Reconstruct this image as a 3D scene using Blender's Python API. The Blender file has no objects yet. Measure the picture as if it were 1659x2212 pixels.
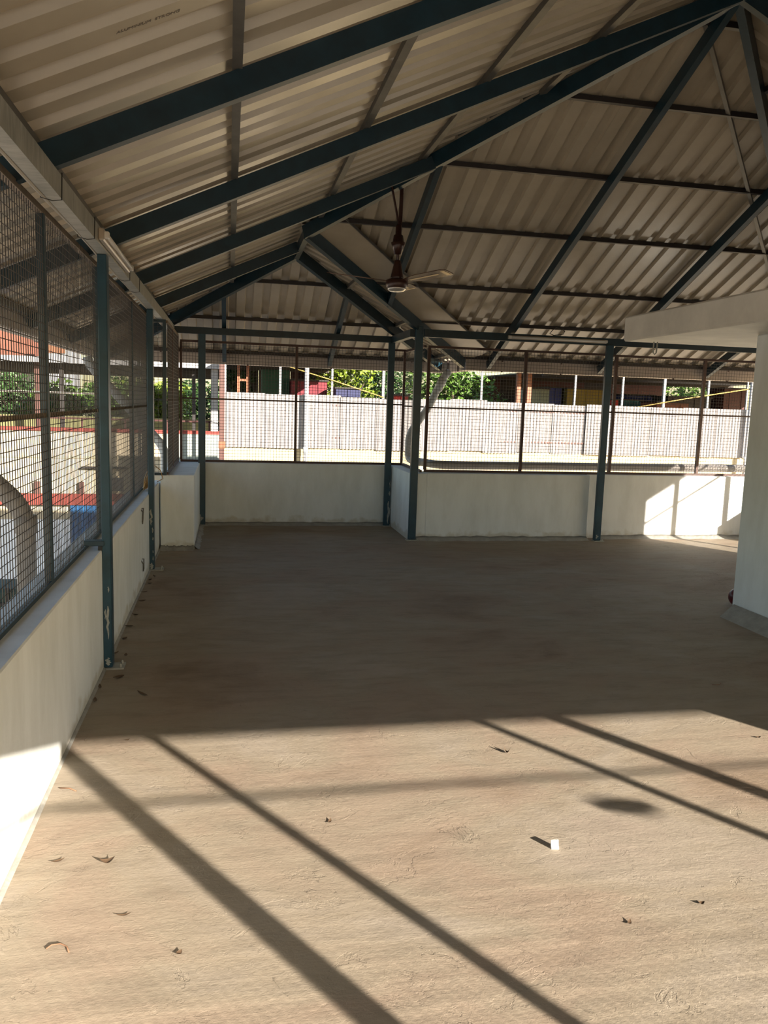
import bpy, bmesh, math, random
from mathutils import Vector, Matrix
random.seed(7)
SC = bpy.context.scene
COL = SC.collection

# ------------------------------------------------------------------ camera
cam_d = bpy.data.cameras.new('camera')
cam = bpy.data.objects.new('camera', cam_d); COL.objects.link(cam)
cam_d.sensor_fit = 'VERTICAL'; cam_d.sensor_height = 36.0
cam_d.lens = 36.0 * 1712.37 / 2212.0
cam_d.clip_start = 0.02; cam_d.clip_end = 400
RX = Vector((0.98131121, -0.18975429, 0.03196286)); UP = Vector((-0.00524371, 0.13967222, 0.99018391)); BK = Vector((-0.19235597, -0.97184617, 0.13606689))
cam.matrix_world = Matrix(((RX.x, UP.x, BK.x, 0.0), (RX.y, UP.y, BK.y, 0.0), (RX.z, UP.z, BK.z, 1.6), (0, 0, 0, 1)))
SC.camera = cam

# ------------------------------------------------------------------ light
SUN_AZ = math.radians(32.4)      # light travels towards -x, +y
SUN_EL = math.atan(0.332)
world = bpy.data.worlds.new('world'); SC.world = world; world.use_nodes = True
wn = world.node_tree; wn.nodes.clear()
sky = wn.nodes.new('ShaderNodeTexSky'); sky.sky_type = 'NISHITA'; sky.sun_disc = False
sky.sun_elevation = SUN_EL; sky.sun_rotation = math.pi - SUN_AZ
sky.air_density = 1.2; sky.dust_density = 1.0; sky.ozone_density = 1.0
bg = wn.nodes.new('ShaderNodeBackground'); bg.inputs['Strength'].default_value = 0.30
wo = wn.nodes.new('ShaderNodeOutputWorld')
wn.links.new(sky.outputs[0], bg.inputs[0]); wn.links.new(bg.outputs[0], wo.inputs[0])
sun_d = bpy.data.lights.new('sun', 'SUN'); sun = bpy.data.objects.new('sun', sun_d); COL.objects.link(sun)
sun_d.energy = 20.5; sun_d.color = (1.0, 0.89, 0.75); sun_d.angle = math.radians(0.53)
L = Vector((-math.sin(SUN_AZ) * math.cos(SUN_EL), math.cos(SUN_AZ) * math.cos(SUN_EL), -math.sin(SUN_EL)))
sun.rotation_euler = L.to_track_quat('-Z', 'Y').to_euler(); sun.location = (12, -15, 12)
SC.view_settings.view_transform = 'Standard'; SC.view_settings.look = 'None'
SC.view_settings.exposure = 0.06; SC.view_settings.gamma = 1.0; SC.view_settings.use_curve_mapping = False

# ------------------------------------------------------------------ materials
def mat(name, col, rough=0.6, metal=0.0, var=0.0, vscale=6.0, col2=None, bump=0.0, bscale=40.0, spec=0.5, stretch=(1, 1, 1)):
    m = bpy.data.materials.new(name); m.use_nodes = True
    nt = m.node_tree; b = nt.nodes['Principled BSDF']
    b.inputs['Roughness'].default_value = rough; b.inputs['Metallic'].default_value = metal
    b.inputs['Specular IOR Level'].default_value = spec
    b.inputs['Base Color'].default_value = (*col, 1)
    tc = nt.nodes.new('ShaderNodeTexCoord'); mp = nt.nodes.new('ShaderNodeMapping'); mp.inputs['Scale'].default_value = stretch
    nt.links.new(tc.outputs['Object'], mp.inputs['Vector'])
    if var or col2:
        n = nt.nodes.new('ShaderNodeTexNoise'); n.inputs['Scale'].default_value = vscale; n.inputs['Detail'].default_value = 8; n.inputs['Roughness'].default_value = 0.65
        nt.links.new(mp.outputs[0], n.inputs['Vector'])
        r = nt.nodes.new('ShaderNodeValToRGB'); r.color_ramp.elements[0].position = 0.3; r.color_ramp.elements[1].position = 0.72
        c2 = col2 or tuple(c * (1 - var) for c in col)
        r.color_ramp.elements[0].color = (*c2, 1); r.color_ramp.elements[1].color = (*[min(1, c * (1 + var * .5)) for c in col], 1)
        nt.links.new(n.outputs['Fac'], r.inputs[0]); nt.links.new(r.outputs[0], b.inputs['Base Color'])
    if bump:
        n2 = nt.nodes.new('ShaderNodeTexNoise'); n2.inputs['Scale'].default_value = bscale; n2.inputs['Detail'].default_value = 6
        nt.links.new(mp.outputs[0], n2.inputs['Vector'])
        bp = nt.nodes.new('ShaderNodeBump'); bp.inputs['Strength'].default_value = bump; bp.inputs['Distance'].default_value = 0.01
        nt.links.new(n2.outputs['Fac'], bp.inputs['Height']); nt.links.new(bp.outputs[0], b.inputs['Normal'])
    return m

def floor_material():
    m = bpy.data.materials.new('cement_floor'); m.use_nodes = True
    nt = m.node_tree; N = nt.nodes.new; K = nt.links.new; b = nt.nodes['Principled BSDF']
    b.inputs['Roughness'].default_value = 0.75; b.inputs['Specular IOR Level'].default_value = 0.25
    tc = N('ShaderNodeTexCoord')
    def noise(scale, detail, stretch=(1, 1, 1), rough=0.6, dist=0.0):
        mp = N('ShaderNodeMapping'); mp.inputs['Scale'].default_value = stretch; K(tc.outputs['Object'], mp.inputs[0])
        n = N('ShaderNodeTexNoise'); n.inputs['Scale'].default_value = scale; n.inputs['Detail'].default_value = detail
        n.inputs['Roughness'].default_value = rough; n.inputs['Distortion'].default_value = dist; K(mp.outputs[0], n.inputs['Vector']); return n
    def ramp(src, stops):
        r = N('ShaderNodeValToRGB'); e = r.color_ramp.elements
        while len(e) < len(stops): e.new(0.5)
        for i, (p, c) in enumerate(stops): e[i].position = p; e[i].color = (c, c, c, 1) if not isinstance(c, tuple) else (*c, 1)
        K(src, r.inputs[0]); return r
    big = noise(0.9, 8, (1, 1.4, 1), 0.6, 0.6)
    r1 = ramp(big.outputs['Fac'], [(0.3, (0.250, 0.190, 0.136)), (0.42, (0.318, 0.252, 0.192)), (0.52, (0.318, 0.268, 0.204)), (0.6, (0.338, 0.290, 0.232)), (0.75, (0.355, 0.292, 0.238))])
    streak = noise(4.0, 9, (0.7, 2.4, 1), 0.7, 0.4)
    r2 = ramp(streak.outputs['Fac'], [(0.3, 0.74), (0.5, 0.98), (0.8, 1.14)])
    mx = N('ShaderNodeMixRGB'); mx.blend_type = 'MULTIPLY'; mx.inputs[0].default_value = 0.8
    K(r1.outputs[0], mx.inputs[1]); K(r2.outputs[0], mx.inputs[2])
    spots = noise(34, 5, (1, 1.5, 1), 0.7); r3 = ramp(spots.outputs['Fac'], [(0.27, 0.55), (0.40, 0.97), (0.62, 1.0), (0.75, 1.12)])
    mx2 = N('ShaderNodeMixRGB'); mx2.blend_type = 'MULTIPLY'; mx2.inputs[0].default_value = 0.5
    K(mx.outputs[0], mx2.inputs[1]); K(r3.outputs[0], mx2.inputs[2]); K(mx2.outputs[0], b.inputs['Base Color'])
    # relief: flaked skin edges, faint trowel lines and grit
    def math_(op, a, bb):
        x = N('ShaderNodeMath'); x.operation = op
        for i, v in enumerate((a, bb)):
            if isinstance(v, (int, float)): x.inputs[i].default_value = v
            else: K(v, x.inputs[i])
        return x.outputs[0]
    mask = noise(1.1, 4, (1, 1, 1), 0.55, 0.0); mk = ramp(mask.outputs['Fac'], [(0.40, 0.0), (0.58, 1.0)])
    fl = noise(4.0, 8, (1, 1.3, 1), 0.66, 0.5); f1 = ramp(fl.outputs['Fac'], [(0.40, 0.0), (0.412, 1.0)])
    fl2 = noise(9.0, 8, (1, 1.5, 1), 0.68, 0.4); f2 = ramp(fl2.outputs['Fac'], [(0.585, 0.0), (0.60, 1.0)])
    fl3 = noise(17.0, 6, (1, 1.4, 1), 0.65, 0.3); f3 = ramp(fl3.outputs['Fac'], [(0.62, 0.0), (0.64, 1.0)])
    tr = noise(16, 8, (0.6, 4.0, 1), 0.72, 0.3); gr = noise(120, 5, (1, 1, 1), 0.7); md = noise(30, 6, (1, 1.6, 1), 0.7)
    h = math_('MULTIPLY', f1.outputs[0], 0.34)
    h = math_('ADD', h, math_('MULTIPLY', math_('MULTIPLY', f2.outputs[0], mk.outputs[0]), 0.26))
    h = math_('ADD', h, math_('MULTIPLY', math_('MULTIPLY', f3.outputs[0], mk.outputs[0]), 0.18))
    h = math_('ADD', h, math_('MULTIPLY', tr.outputs['Fac'], 0.20))
    h = math_('ADD', h, math_('MULTIPLY', md.outputs['Fac'], 0.30))
    h = math_('ADD', h, math_('MULTIPLY', gr.outputs['Fac'], 0.14))
    h = math_('ADD', h, math_('MULTIPLY', big.outputs['Fac'], 1.0))
    bp = N('ShaderNodeBump'); bp.inputs['Strength'].default_value = 0.62; bp.inputs['Distance'].default_value = 0.011
    K(h, bp.inputs['Height']); K(bp.outputs[0], b.inputs['Normal'])
    return m

def wall_material():
    m = bpy.data.materials.new('white_wash'); m.use_nodes = True
    nt = m.node_tree; N = nt.nodes.new; K = nt.links.new; b = nt.nodes['Principled BSDF']
    b.inputs['Roughness'].default_value = 0.8; b.inputs['Specular IOR Level'].default_value = 0.2
    tc = N('ShaderNodeTexCoord'); mp = N('ShaderNodeMapping'); mp.inputs['Scale'].default_value = (2.2, 2.2, 0.7); K(tc.outputs['Object'], mp.inputs[0])
    n = N('ShaderNodeTexNoise'); n.inputs['Scale'].default_value = 2.2; n.inputs['Detail'].default_value = 9; n.inputs['Roughness'].default_value = 0.62; K(mp.outputs[0], n.inputs['Vector'])
    r = N('ShaderNodeValToRGB'); e = r.color_ramp.elements
    e[0].position = 0.28; e[0].color = (0.67, 0.70, 0.70, 1); e[1].position = 0.6; e[1].color = (0.79, 0.825, 0.84, 1)
    K(n.outputs['Fac'], r.inputs[0])
    # splash stains with their own ragged shape along the wall foot
    g = N('ShaderNodeNewGeometry'); sx = N('ShaderNodeSeparateXYZ'); K(g.outputs['Position'], sx.inputs[0])
    n2 = N('ShaderNodeTexNoise'); n2.inputs['Scale'].default_value = 7; n2.inputs['Detail'].default_value = 8; K(tc.outputs['Object'], n2.inputs['Vector'])
    ad = N('ShaderNodeMath'); ad.operation = 'MULTIPLY_ADD'; ad.inputs[1].default_value = -0.28; K(n2.outputs['Fac'], ad.inputs[0]); K(sx.outputs['Z'], ad.inputs[2])
    r2 = N('ShaderNodeValToRGB'); e2 = r2.color_ramp.elements; e2[0].position = 0.0; e2[0].color = (0.78, 0.74, 0.67, 1); e2[1].position = 0.05; e2[1].color = (1, 1, 1, 1)
    sh = N('ShaderNodeMath'); sh.operation = 'ADD'; sh.inputs[1].default_value = 0.10; K(ad.outputs[0], sh.inputs[0]); K(sh.outputs[0], r2.inputs[0])
    mx = N('ShaderNodeMixRGB'); mx.blend_type = 'MULTIPLY'; mx.inputs[0].default_value = 1.0
    K(r.outputs[0], mx.inputs[1]); K(r2.outputs[0], mx.inputs[2]); K(mx.outputs[0], b.inputs['Base Color'])
    n3 = N('ShaderNodeTexNoise'); n3.inputs['Scale'].default_value = 60; n3.inputs['Detail'].default_value = 5; K(tc.outputs['Object'], n3.inputs['Vector'])
    bp = N('ShaderNodeBump'); bp.inputs['Strength'].default_value = 0.18; bp.inputs['Distance'].default_value = 0.004
    K(n3.outputs['Fac'], bp.inputs['Height']); K(bp.outputs[0], b.inputs['Normal'])
    return m

M = {}
M['floor'] = floor_material(); M['wall'] = wall_material()
M['blue_steel'] = mat('blue_painted_steel', (0.009, 0.031, 0.046), 0.40, 0.0, 0.35, 9)
M['blue_steel_lit'] = mat('blue_painted_steel_lit', (0.014, 0.056, 0.088), 0.38, 0.0, 0.35, 7)  # same paint as the rafters, colour lightened because posts get more light
M['chipped'] = mat('bared_primer', (0.34, 0.35, 0.33), 0.7, 0, 0.4, 30)
M['galv'] = mat('galvanised_steel', (0.42, 0.42, 0.38), 0.42, 0.35, 0.35, 7, stretch=(1, 4, 1))
M['purlin_dark'] = mat('dark_purlin', (0.035, 0.028, 0.027), 0.5, 0.1, 0.3, 8)
M['purlin'] = mat('purlin_steel', (0.13, 0.12, 0.105), 0.5, 0.3, 0.3, 8)
M['oxide'] = mat('red_oxide_steel', (0.075, 0.040, 0.034), 0.55, 0.1, 0.4, 12)
M['frame_blue'] = mat('fence_frame_blue', (0.018, 0.042, 0.058), 0.5, 0.0, 0.3, 10)
M['rust_bar'] = mat('rusty_flat_bar', (0.22, 0.165, 0.12), 0.6, 0.2, 0.4, 14)
M['wire'] = mat('mesh_wire', (0.075, 0.07, 0.068), 0.5, 0.3)
M['sheet'] = mat('cream_roof_sheet', (0.44, 0.37, 0.275), 0.24, 0.0, 0.10, 3, spec=0.75)
M['flash'] = mat('grey_flashing', (0.20, 0.18, 0.15), 0.5, 0.1, 0.2, 4)
M['gutter'] = mat('gutter_sheet', (0.46, 0.40, 0.36), 0.5, 0.0, 0.15, 3)
M['plaster'] = mat('slab_plaster', (0.74, 0.71, 0.65), 0.6, 0, 0.18, 3, bump=0.1)
M['fillet'] = mat('cement_fillet', (0.36, 0.35, 0.32), 0.8, 0, 0.3, 8, bump=0.3)
M['fan_brown'] = mat('fan_brown', (0.042, 0.016, 0.012), 0.28, 0.1)
M['blade'] = mat('fan_blade', (0.10, 0.050, 0.035), 0.25, 0.2, 0.2, 10)
M['brass'] = mat('fan_trim', (0.62, 0.48, 0.30), 0.35, 0.5)
M['chrome'] = mat('fan_plate', (0.60, 0.58, 0.55), 0.25, 0.6)
M['white_plastic'] = mat('white_plastic', (0.62, 0.60, 0.56), 0.35)
M['batten'] = mat('batten_body', (0.46, 0.40, 0.33), 0.3, 0.2)
M['black'] = mat('black_plastic', (0.012, 0.012, 0.012), 0.5)
M['pvc'] = mat('pvc_grey_blue', (0.50, 0.53, 0.56), 0.4, 0, 0.08, 3)
M['pvc_dark'] = mat('pvc_grey_shaded', (0.19, 0.175, 0.165), 0.5, 0, 0.2, 5)  # plain grey on the near pipe; on the lying pipe it stands for shade
M['coil'] = mat('coil_wire', (0.42, 0.24, 0.07), 0.4, 0.3)
M['cable'] = mat('grey_cable', (0.38, 0.35, 0.30), 0.5)
M['leaf_dry'] = mat('dry_leaf', (0.10, 0.062, 0.035), 0.7)
M['twig'] = mat('dry_twig', (0.22, 0.12, 0.07), 0.7)
M['paper'] = mat('white_paper', (0.85, 0.84, 0.80), 0.7)
M['ball'] = mat('dark_red_plastic', (0.09, 0.008, 0.010), 0.35)
M['gi'] = mat('weathered_gi_sheet', (0.26, 0.245, 0.245), 0.5, 0.0, 0.32, 5, stretch=(3, 3, 0.6))
M['cream'] = mat('cream_wall', (0.46, 0.385, 0.24), 0.8, 0, 0.08, 1.5)
M['cream2'] = mat('cream_facade', (0.50, 0.425, 0.30), 0.8, 0, 0.10, 0.8)
M['facade_shade'] = mat('facade_in_shade', (0.26, 0.295, 0.27), 0.8, 0, 0.1, 1)  # tone of the cream facade in shade, put into the colour
M['bluewhite'] = mat('blue_white_wall', (0.80, 0.82, 0.85), 0.8, 0, 0.08, 1)
M['red'] = mat('red_trim', (0.20, 0.028, 0.02), 0.7, 0, 0.15, 2)
M['bluedoor'] = mat('blue_shutter', (0.010, 0.11, 0.30), 0.5, 0, 0.3, 3, stretch=(8, 1, .6))
M['terra'] = mat('terracotta_tile', (0.20, 0.065, 0.04), 0.8, 0, 0.2, 2)
M['darkroof'] = mat('dark_shed_roof', (0.045, 0.038, 0.032), 0.8, 0, 0.3, 3)
M['whitepost'] = mat('white_post', (0.27, 0.27, 0.28), 0.5)
M['orange'] = mat('orange_paint', (0.22, 0.075, 0.035), 0.6)
M['brownpost'] = mat('brown_post', (0.085, 0.035, 0.028), 0.6, 0, .2, 4)
M['ground'] = mat('dusty_ground', (0.50, 0.45, 0.38), 0.9, 0, 0.2, 0.5)
M['leafA'] = mat('leaf_green', (0.070, 0.145, 0.018), 0.5, 0, 0.5, 1.2)
M['leafB'] = mat('leaf_dark', (0.028, 0.070, 0.014), 0.5, 0, 0.5, 1.2)
M['leafC'] = mat('leaf_lime', (0.16, 0.23, 0.018), 0.5, 0, 0.4, 1.2)
M['bark'] = mat('bark', (0.07, 0.05, 0.035), 0.9, 0, 0.4, 6)
M['net'] = mat('green_net', (0.03, 0.055, 0.045), 0.8, 0, 0.5, 9)
M['ink'] = mat('faded_ink', (0.16, 0.13, 0.10), 0.6)
M['rope'] = mat('yellow_rope', (0.28, 0.21, 0.06), 0.6)
M['glass'] = mat('dark_glass', (0.02, 0.025, 0.03), 0.1)
def paint(name, c): 
    M[name] = mat(name, tuple(v * 1.15 for v in c), 0.75, 0, 0.2, 2)
for nm, c in (('p_green', (0.012, 0.060, 0.040)), ('p_maroon', (0.13, 0.012, 0.022)), ('p_navy', (0.018, 0.022, 0.075)), ('p_red', (0.42, 0.04, 0.04)), ('p_pale', (0.16, 0.19, 0.15)), ('p_blue', (0.015, 0.03, 0.16)),
              ('p_yellow', (0.17, 0.135, 0.025)), ('p_teal', (0.03, 0.13, 0.15)), ('p_orange', (0.16, 0.055, 0.03)), ('p_olive', (0.12, 0.12, 0.05)), ('p_dark', (0.02, 0.017, 0.017)), ('p_brown', (0.06, 0.02, 0.018))): paint(nm, c)

# ------------------------------------------------------------------ helpers
class MB:
    def __init__(s): s.v = []; s.f = []
    def quadbox(s, c8):
        b = len(s.v); s.v += [tuple(p) for p in c8]
        s.f += [tuple(b + i for i in q) for q in ((0, 3, 2, 1), (4, 5, 6, 7), (0, 1, 5, 4), (1, 2, 6, 5), (2, 3, 7, 6), (3, 0, 4, 7))]
        return s
    def box(s, x0, x1, y0, y1, z0, z1):
        return s.quadbox([(x0, y0, z0), (x1, y0, z0), (x1, y1, z0), (x0, y1, z0), (x0, y0, z1), (x1, y0, z1), (x1, y1, z1), (x0, y1, z1)])
    def bar(s, p, q, w, h, up=(0, 0, 1), off=0.0):
        """square bar p->q; w across, h along up; off shifts along up (0 = centred, 1 = bottom on the line)"""
        p = Vector(p); q = Vector(q); d = (q - p).normalized(); up = Vector(up)
        sd = d.cross(up).normalized(); u = sd.cross(d).normalized()
        lo = u * (h * (off - 1) * .5 if off else -h * .5); 
        if off == 1.0: lo = u * 0
        hi = lo + u * h; a = sd * (w * .5)
        return s.quadbox([p - a + lo, q - a + lo, q + a + lo, p + a + lo, p - a + hi, q - a + hi, q + a + hi, p + a + hi])
    def tube(s, path, r, n=8, cap=True):
        P = [Vector(a) for a in path]; rings = []; ref = None
        for i, c in enumerate(P):
            t = (P[min(i + 1, len(P) - 1)] - P[max(i - 1, 0)]).normalized()
            if ref is None: ref = Vector((0, 0, 1)) if abs(t.z) < .9 else Vector((1, 0, 0))
            a = t.cross(ref).normalized(); bb = a.cross(t).normalized(); ref = bb
            rr = r[i] if isinstance(r, (list, tuple)) else r
            b0 = len(s.v); rings.append(b0)
            for k in range(n):
                g = 2 * math.pi * k / n; s.v.append(tuple(c + a * (rr * math.cos(g)) + bb * (rr * math.sin(g))))
        for i in range(len(rings) - 1):
            for k in range(n):
                k2 = (k + 1) % n; s.f.append((rings[i] + k, rings[i] + k2, rings[i + 1] + k2, rings[i + 1] + k))
        if cap: s.f.append(tuple(rings[0] + k for k in range(n))[::-1]); s.f.append(tuple(rings[-1] + k for k in range(n)))
        return s
    def lathe(s, c, prof, n=20):
        b = len(s.v); c = Vector(c)
        for r, z in prof:
            for k in range(n):
                g = 2 * math.pi * k / n; s.v.append((c.x + r * math.cos(g), c.y + r * math.sin(g), c.z + z))
        for i in range(len(prof) - 1):
            for k in range(n):
                k2 = (k + 1) % n; s.f.append((b + i * n + k, b + i * n + k2, b + (i + 1) * n + k2, b + (i + 1) * n + k))
        s.f.append(tuple(b + k for k in range(n))[::-1]); s.f.append(tuple(b + (len(prof) - 1) * n + k for k in range(n)))
        return s
    def prism(s, poly, z0, z1):
        b = len(s.v); n = len(poly)
        s.v += [(x, y, z0) for x, y in poly] + [(x, y, z1) for x, y in poly]
        s.f.append(tuple(range(b, b + n))[::-1]); s.f.append(tuple(range(b + n, b + 2 * n)))
        for i in range(n): j = (i + 1) % n; s.f.append((b + i, b + j, b + n + j, b + n + i))
        return s
    def build(s, name, m, parent=None, smooth=False, bevel=0.0):
        me = bpy.data.meshes.new(name); me.from_pydata(s.v, [], s.f); me.update()
        bm = bmesh.new(); bm.from_mesh(me); bmesh.ops.recalc_face_normals(bm, faces=bm.faces)
        if bevel: bmesh.ops.bevel(bm, geom=list(bm.edges), offset=bevel, segments=1, affect='EDGES', profile=0.5)
        bm.to_mesh(me); bm.free()
        if smooth:
            for p in me.polygons: p.use_smooth = True
        me.materials.append(M[m]); o = bpy.data.objects.new(name, me); COL.objects.link(o)
        if parent: 
            o.parent = parent; o.matrix_parent_inverse = Matrix.Translation(-parent.location)
        return o

def tag(o, label=None, cat=None, group=None, kind=None):
    if label: o['label'] = label
    if cat: o['category'] = cat
    if group: o['group'] = group
    if kind: o['kind'] = kind
    return o
def thing(name, label, cat, loc=(0, 0, 0), group=None):
    o = bpy.data.objects.new(name, None); COL.objects.link(o); o.location = loc; o.empty_display_size = 0.1
    return tag(o, label, cat, group)
def struct(mb, name, m, parent=None, label=None, **k):
    o = mb.build(name, m, parent, **k)
    if parent is None: o['kind'] = 'structure'
    if label: o['label'] = label
    return o

# ------------------------------------------------------------------ geometry constants of the building
XL, XR = -0.69, 7.21            # eave beams, left / right
YB, YF = -0.62, 9.02            # eave beams, back / far
YB2, XB = 10.15, 2.08           # far bay beam and bay side
Z0, T = 2.45, 0.458             # beam top, roof pitch
OV = 0.88                       # overhang
XM = (XL + XR) / 2
YH = YF - (XM - XL)             # far apex y
YHB = YB + (XM - XL)            # back apex y
XBM = (XL + XB) / 2             # bay ridge
YJ = YF - (XBM - XL); YP = YB2 - (XBM - XL)
OVR = 0.60
OVB = 0.80                      # overhang over the near side
def zL(x): return Z0 + T * (x - XL)
def zR(x): return Z0 + T * (XR - x)
def zF(y): return Z0 + T * (YF - y)
def zB(y): return Z0 + T * (y - YB)
def zY(y): return Z0 + T * (YB2 - y)
def zX(x): return Z0 + T * (XB - x)

# ------------------------------------------------------------------ floor and parapets
fp = [(-0.93, YB - .25), (7.45, YB - .25), (7.45, 9.40), (2.30, 9.40), (2.30, 10.43), (-0.70, 10.43), (-0.70, 8.72), (-0.93, 8.72)]
struct(MB().prism(fp, -0.18, 0.0), 'floor', 'floor', label='bare cement terrace floor, sunlit at the front and shaded behind')
struct(MB().prism([(x * .99 + .03, y * .99 + .04) for x, y in fp], -3.5, -0.18), 'wall_lower', 'bluewhite')
# left parapet with slightly wavering foot
struct(MB().box(-0.93, -0.715, YB - .25, 8.72, -0.02, 0.708), 'wall_left', 'wall', bevel=0.006)
struct(MB().box(-0.70, -0.355, 8.50, 10.43, -0.02, 0.788), 'wall_return', 'wall', bevel=0.006)
struct(MB().box(-0.355, 2.09, 10.20, 10.43, -0.02, 0.79), 'wall_bay', 'wall', bevel=0.005)
struct(MB().box(2.09, 2.30, 9.07, 10.43, -0.02, 0.79), 'wall_jog', 'wall', bevel=0.005)
struct(MB().box(2.30, 4.37, 9.07, 9.34, -0.02, 0.797), 'wall_far', 'wall', bevel=0.005)
struct(MB().box(4.37, 7.45, 9.17, 9.40, -0.02, 0.80), 'wall_far_right', 'wall', bevel=0.005)
struct(MB().box(7.22, 7.45, 7.62, 9.17, -0.02, 0.75), 'wall_right', 'wall', bevel=0.005)
struct(MB().box(7.22, 7.45, YB - .25, 1.37, -0.02, 0.75), 'wall_right_near', 'wall', bevel=0.005)
struct(MB().box(-0.715, 7.22, YB - .25, YB - .03, -0.02, 0.72), 'wall_near', 'wall', bevel=0.005)
def fillet(p, q, inx, iny, w, h, name):
    p = Vector(p); q = Vector(q); n = Vector((inx, iny, 0)); k = 26; b = MB(); rnd = random.Random(len(name) + int(p.x * 100))
    for i in range(k + 1):
        c = p.lerp(q, i / k); ww = w * rnd.uniform(.7, 1.15); hh = h * rnd.uniform(.75, 1.1)
        b.v += [tuple(c - n * .01), tuple(c - n * .01 + Vector((0, 0, hh))), tuple(c + n * ww * .45 + Vector((0, 0, hh * .38))), tuple(c + n * ww)]
    for i in range(k):
        for j in range(3): a = i * 4 + j; b.f.append((a, a + 4, a + 5, a + 1))
    return struct(b, name, 'fillet', smooth=True)
fillet((2.19, 9.07, 0), (4.37, 9.07, 0), 0, -1, 0.12, 0.05, 'baseboard_far')
fillet((4.55, 9.17, 0), (7.2, 9.17, 0), 0, -1, 0.10, 0.05, 'baseboard_far_right')
fillet((-0.36, 10.20, 0), (2.06, 10.20, 0), 0, -1, 0.10, 0.045, 'baseboard_bay')
fillet((-0.70, 8.50, 0), (-0.36, 8.50, 0), 0, -1, 0.10, 0.05, 'baseboard_return')
fillet((-0.355, 8.50, 0), (-0.355, 10.18, 0), 1, 0, 0.06, 0.045, 'baseboard_return_side')
fillet((-0.715, -.6, 0), (-0.715, 8.5, 0), 1, 0, 0.018, 0.015, 'baseboard_left')

# stair cabin on the right, with its overhanging roof slab and sloped plinth
struct(MB().box(4.01, 7.45, 1.37, 5.61, -0.02, 2.215), 'wall_cabin', 'wall', bevel=0.008)
b = MB(); b.v = [(4.0, 1.37, .085), (4.0, 5.57, .085), (3.845, 5.52, 0.0), (3.845, 1.33, 0.0), (4.05, 1.37, 0.0), (4.05, 5.57, 0.0)]
b.f = [(0, 1, 2, 3), (1, 5, 2), (0, 3, 4), (0, 4, 5, 1), (3, 2, 5, 4)]
struct(b, 'baseboard_cabin', 'fillet')
slab = MB().box(3.46, 7.5, 0.95, 6.71, 2.215, 2.43).build('concrete_slab', 'plaster', bevel=0.014)
tag(slab, 'white plastered concrete roof slab overhanging the stair cabin on the right', 'slab')

# ------------------------------------------------------------------ steel posts
def post(x0, x1, y0, y1, zt, label, plate=None, chips=(), zb=0.0, group=None, bolts=True):
    cx, cy = (x0 + x1) / 2, (y0 + y1) / 2
    t = thing('steel_post', label, 'post', (cx, cy, 0), group)
    MB().box(x0, x1, y0, y1, zb + 0.008, zt).build('shaft', 'blue_steel_lit', t, bevel=0.004)
    if plate:
        px0, px1, py0, py1 = plate
        pl = MB().box(px0, px1, py0, py1, 0.0, 0.009).build('base_plate', 'galv', t); pl['label'] = 'bare grey base plate'
        for bx, by in ((px1 - .02, py0 + .02), (px1 - .02, py1 - .02)): MB().lathe((bx, by, 0.009), [(.008, 0), (.008, .012), (.004, .02)], 8).build('anchor_bolt', 'galv', pl)
    for (face, z, hgt, w, off) in chips:       # bared, scratched paint: thin raised scabs of primer on a face
        c = MB(); rnd = random.Random(int(z * 1000)); n = 9; L_ = []; R_ = []
        for i in range(n):
            zz = z + hgt * i / (n - 1); a = off + w * rnd.uniform(-.25, .25) * (0 if i in (0, n - 1) else 1); ww = w * .5 * math.sin(math.pi * (i + .4) / n) * rnd.uniform(.5, 1.1)
            L_.append((a - ww, zz)); R_.append((a + ww, zz))
        for a, zz in L_ + R_:
            c.v.append((cx + a, y0 - .0012, zz) if face == 'f' else ((x1 + .0012) if face == 'r' else (x0 - .0012), cy + a, zz))
        for i in range(n - 1): c.f.append((i, i + 1, n + i + 1, n + i))
        ch = c.build('paint_chip', 'chipped', t); ch['label'] = 'chipped patch of bare grey primer'
    return t
p1 = post(-0.715, -0.666, 4.71, 4.80, 2.36, 'nearest blue steel post at left parapet with scratched foot and base plate', (-0.70, -0.60, 4.69, 4.80),
     (('f', .18, .20, .022, .004), ('f', .02, .05, .03, 0), ('f', .30, .06, .012, -.01), ('f', .46, .035, .01, .008)))
p2 = post(-0.722, -0.672, 7.46, 7.55, 2.36, 'second blue steel post on left parapet, heavily flaked below, beside wire coil', (-0.72, -0.59, 7.44, 7.55),
     (('f', .42, .15, .03, 0), ('f', .35, .05, .014, .012), ('f', .28, .03, .012, .014), ('f', .0, .07, .035, 0), ('f', .16, .03, .01, .015), ('f', .09, .04, .012, .014)))
p3 = post(-0.375, -0.288, 10.12, 10.17, 2.37, 'blue steel post in the far left corner where bay wall meets return wall', (-0.39, -0.24, 10.08, 10.18), (('f', .03, .11, .05, -.015), ('f', .26, .05, .012, -.037), ('f', .5, .1, .01, -.038)))
p4 = post(1.995, 2.077, 10.10, 10.15, 2.37, 'blue steel post at right end of bay wall with peeled white foot', (1.98, 2.10, 10.06, 10.16), (('f', .03, .30, .038, .02), ('f', .40, .06, .02, .025), ('f', .50, .1, .014, .03)))
p5 = post(2.09, 2.178, 9.02, 9.07, 2.485, 'blue steel post at the inner corner nearest below the valley rafter', (2.06, 2.21, 8.98, 9.07))
p6 = post(4.415, 4.50, 8.94, 8.99, 2.37, 'blue steel post on far wall left of the sunlit patch', (4.40, 4.53, 8.9, 9.0), (('f', .03, .05, .03, -.01),))
p7 = post(7.16, 7.25, 8.94, 8.99, 2.37, 'blue steel post at far right corner hidden behind the stair cabin')
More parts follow.
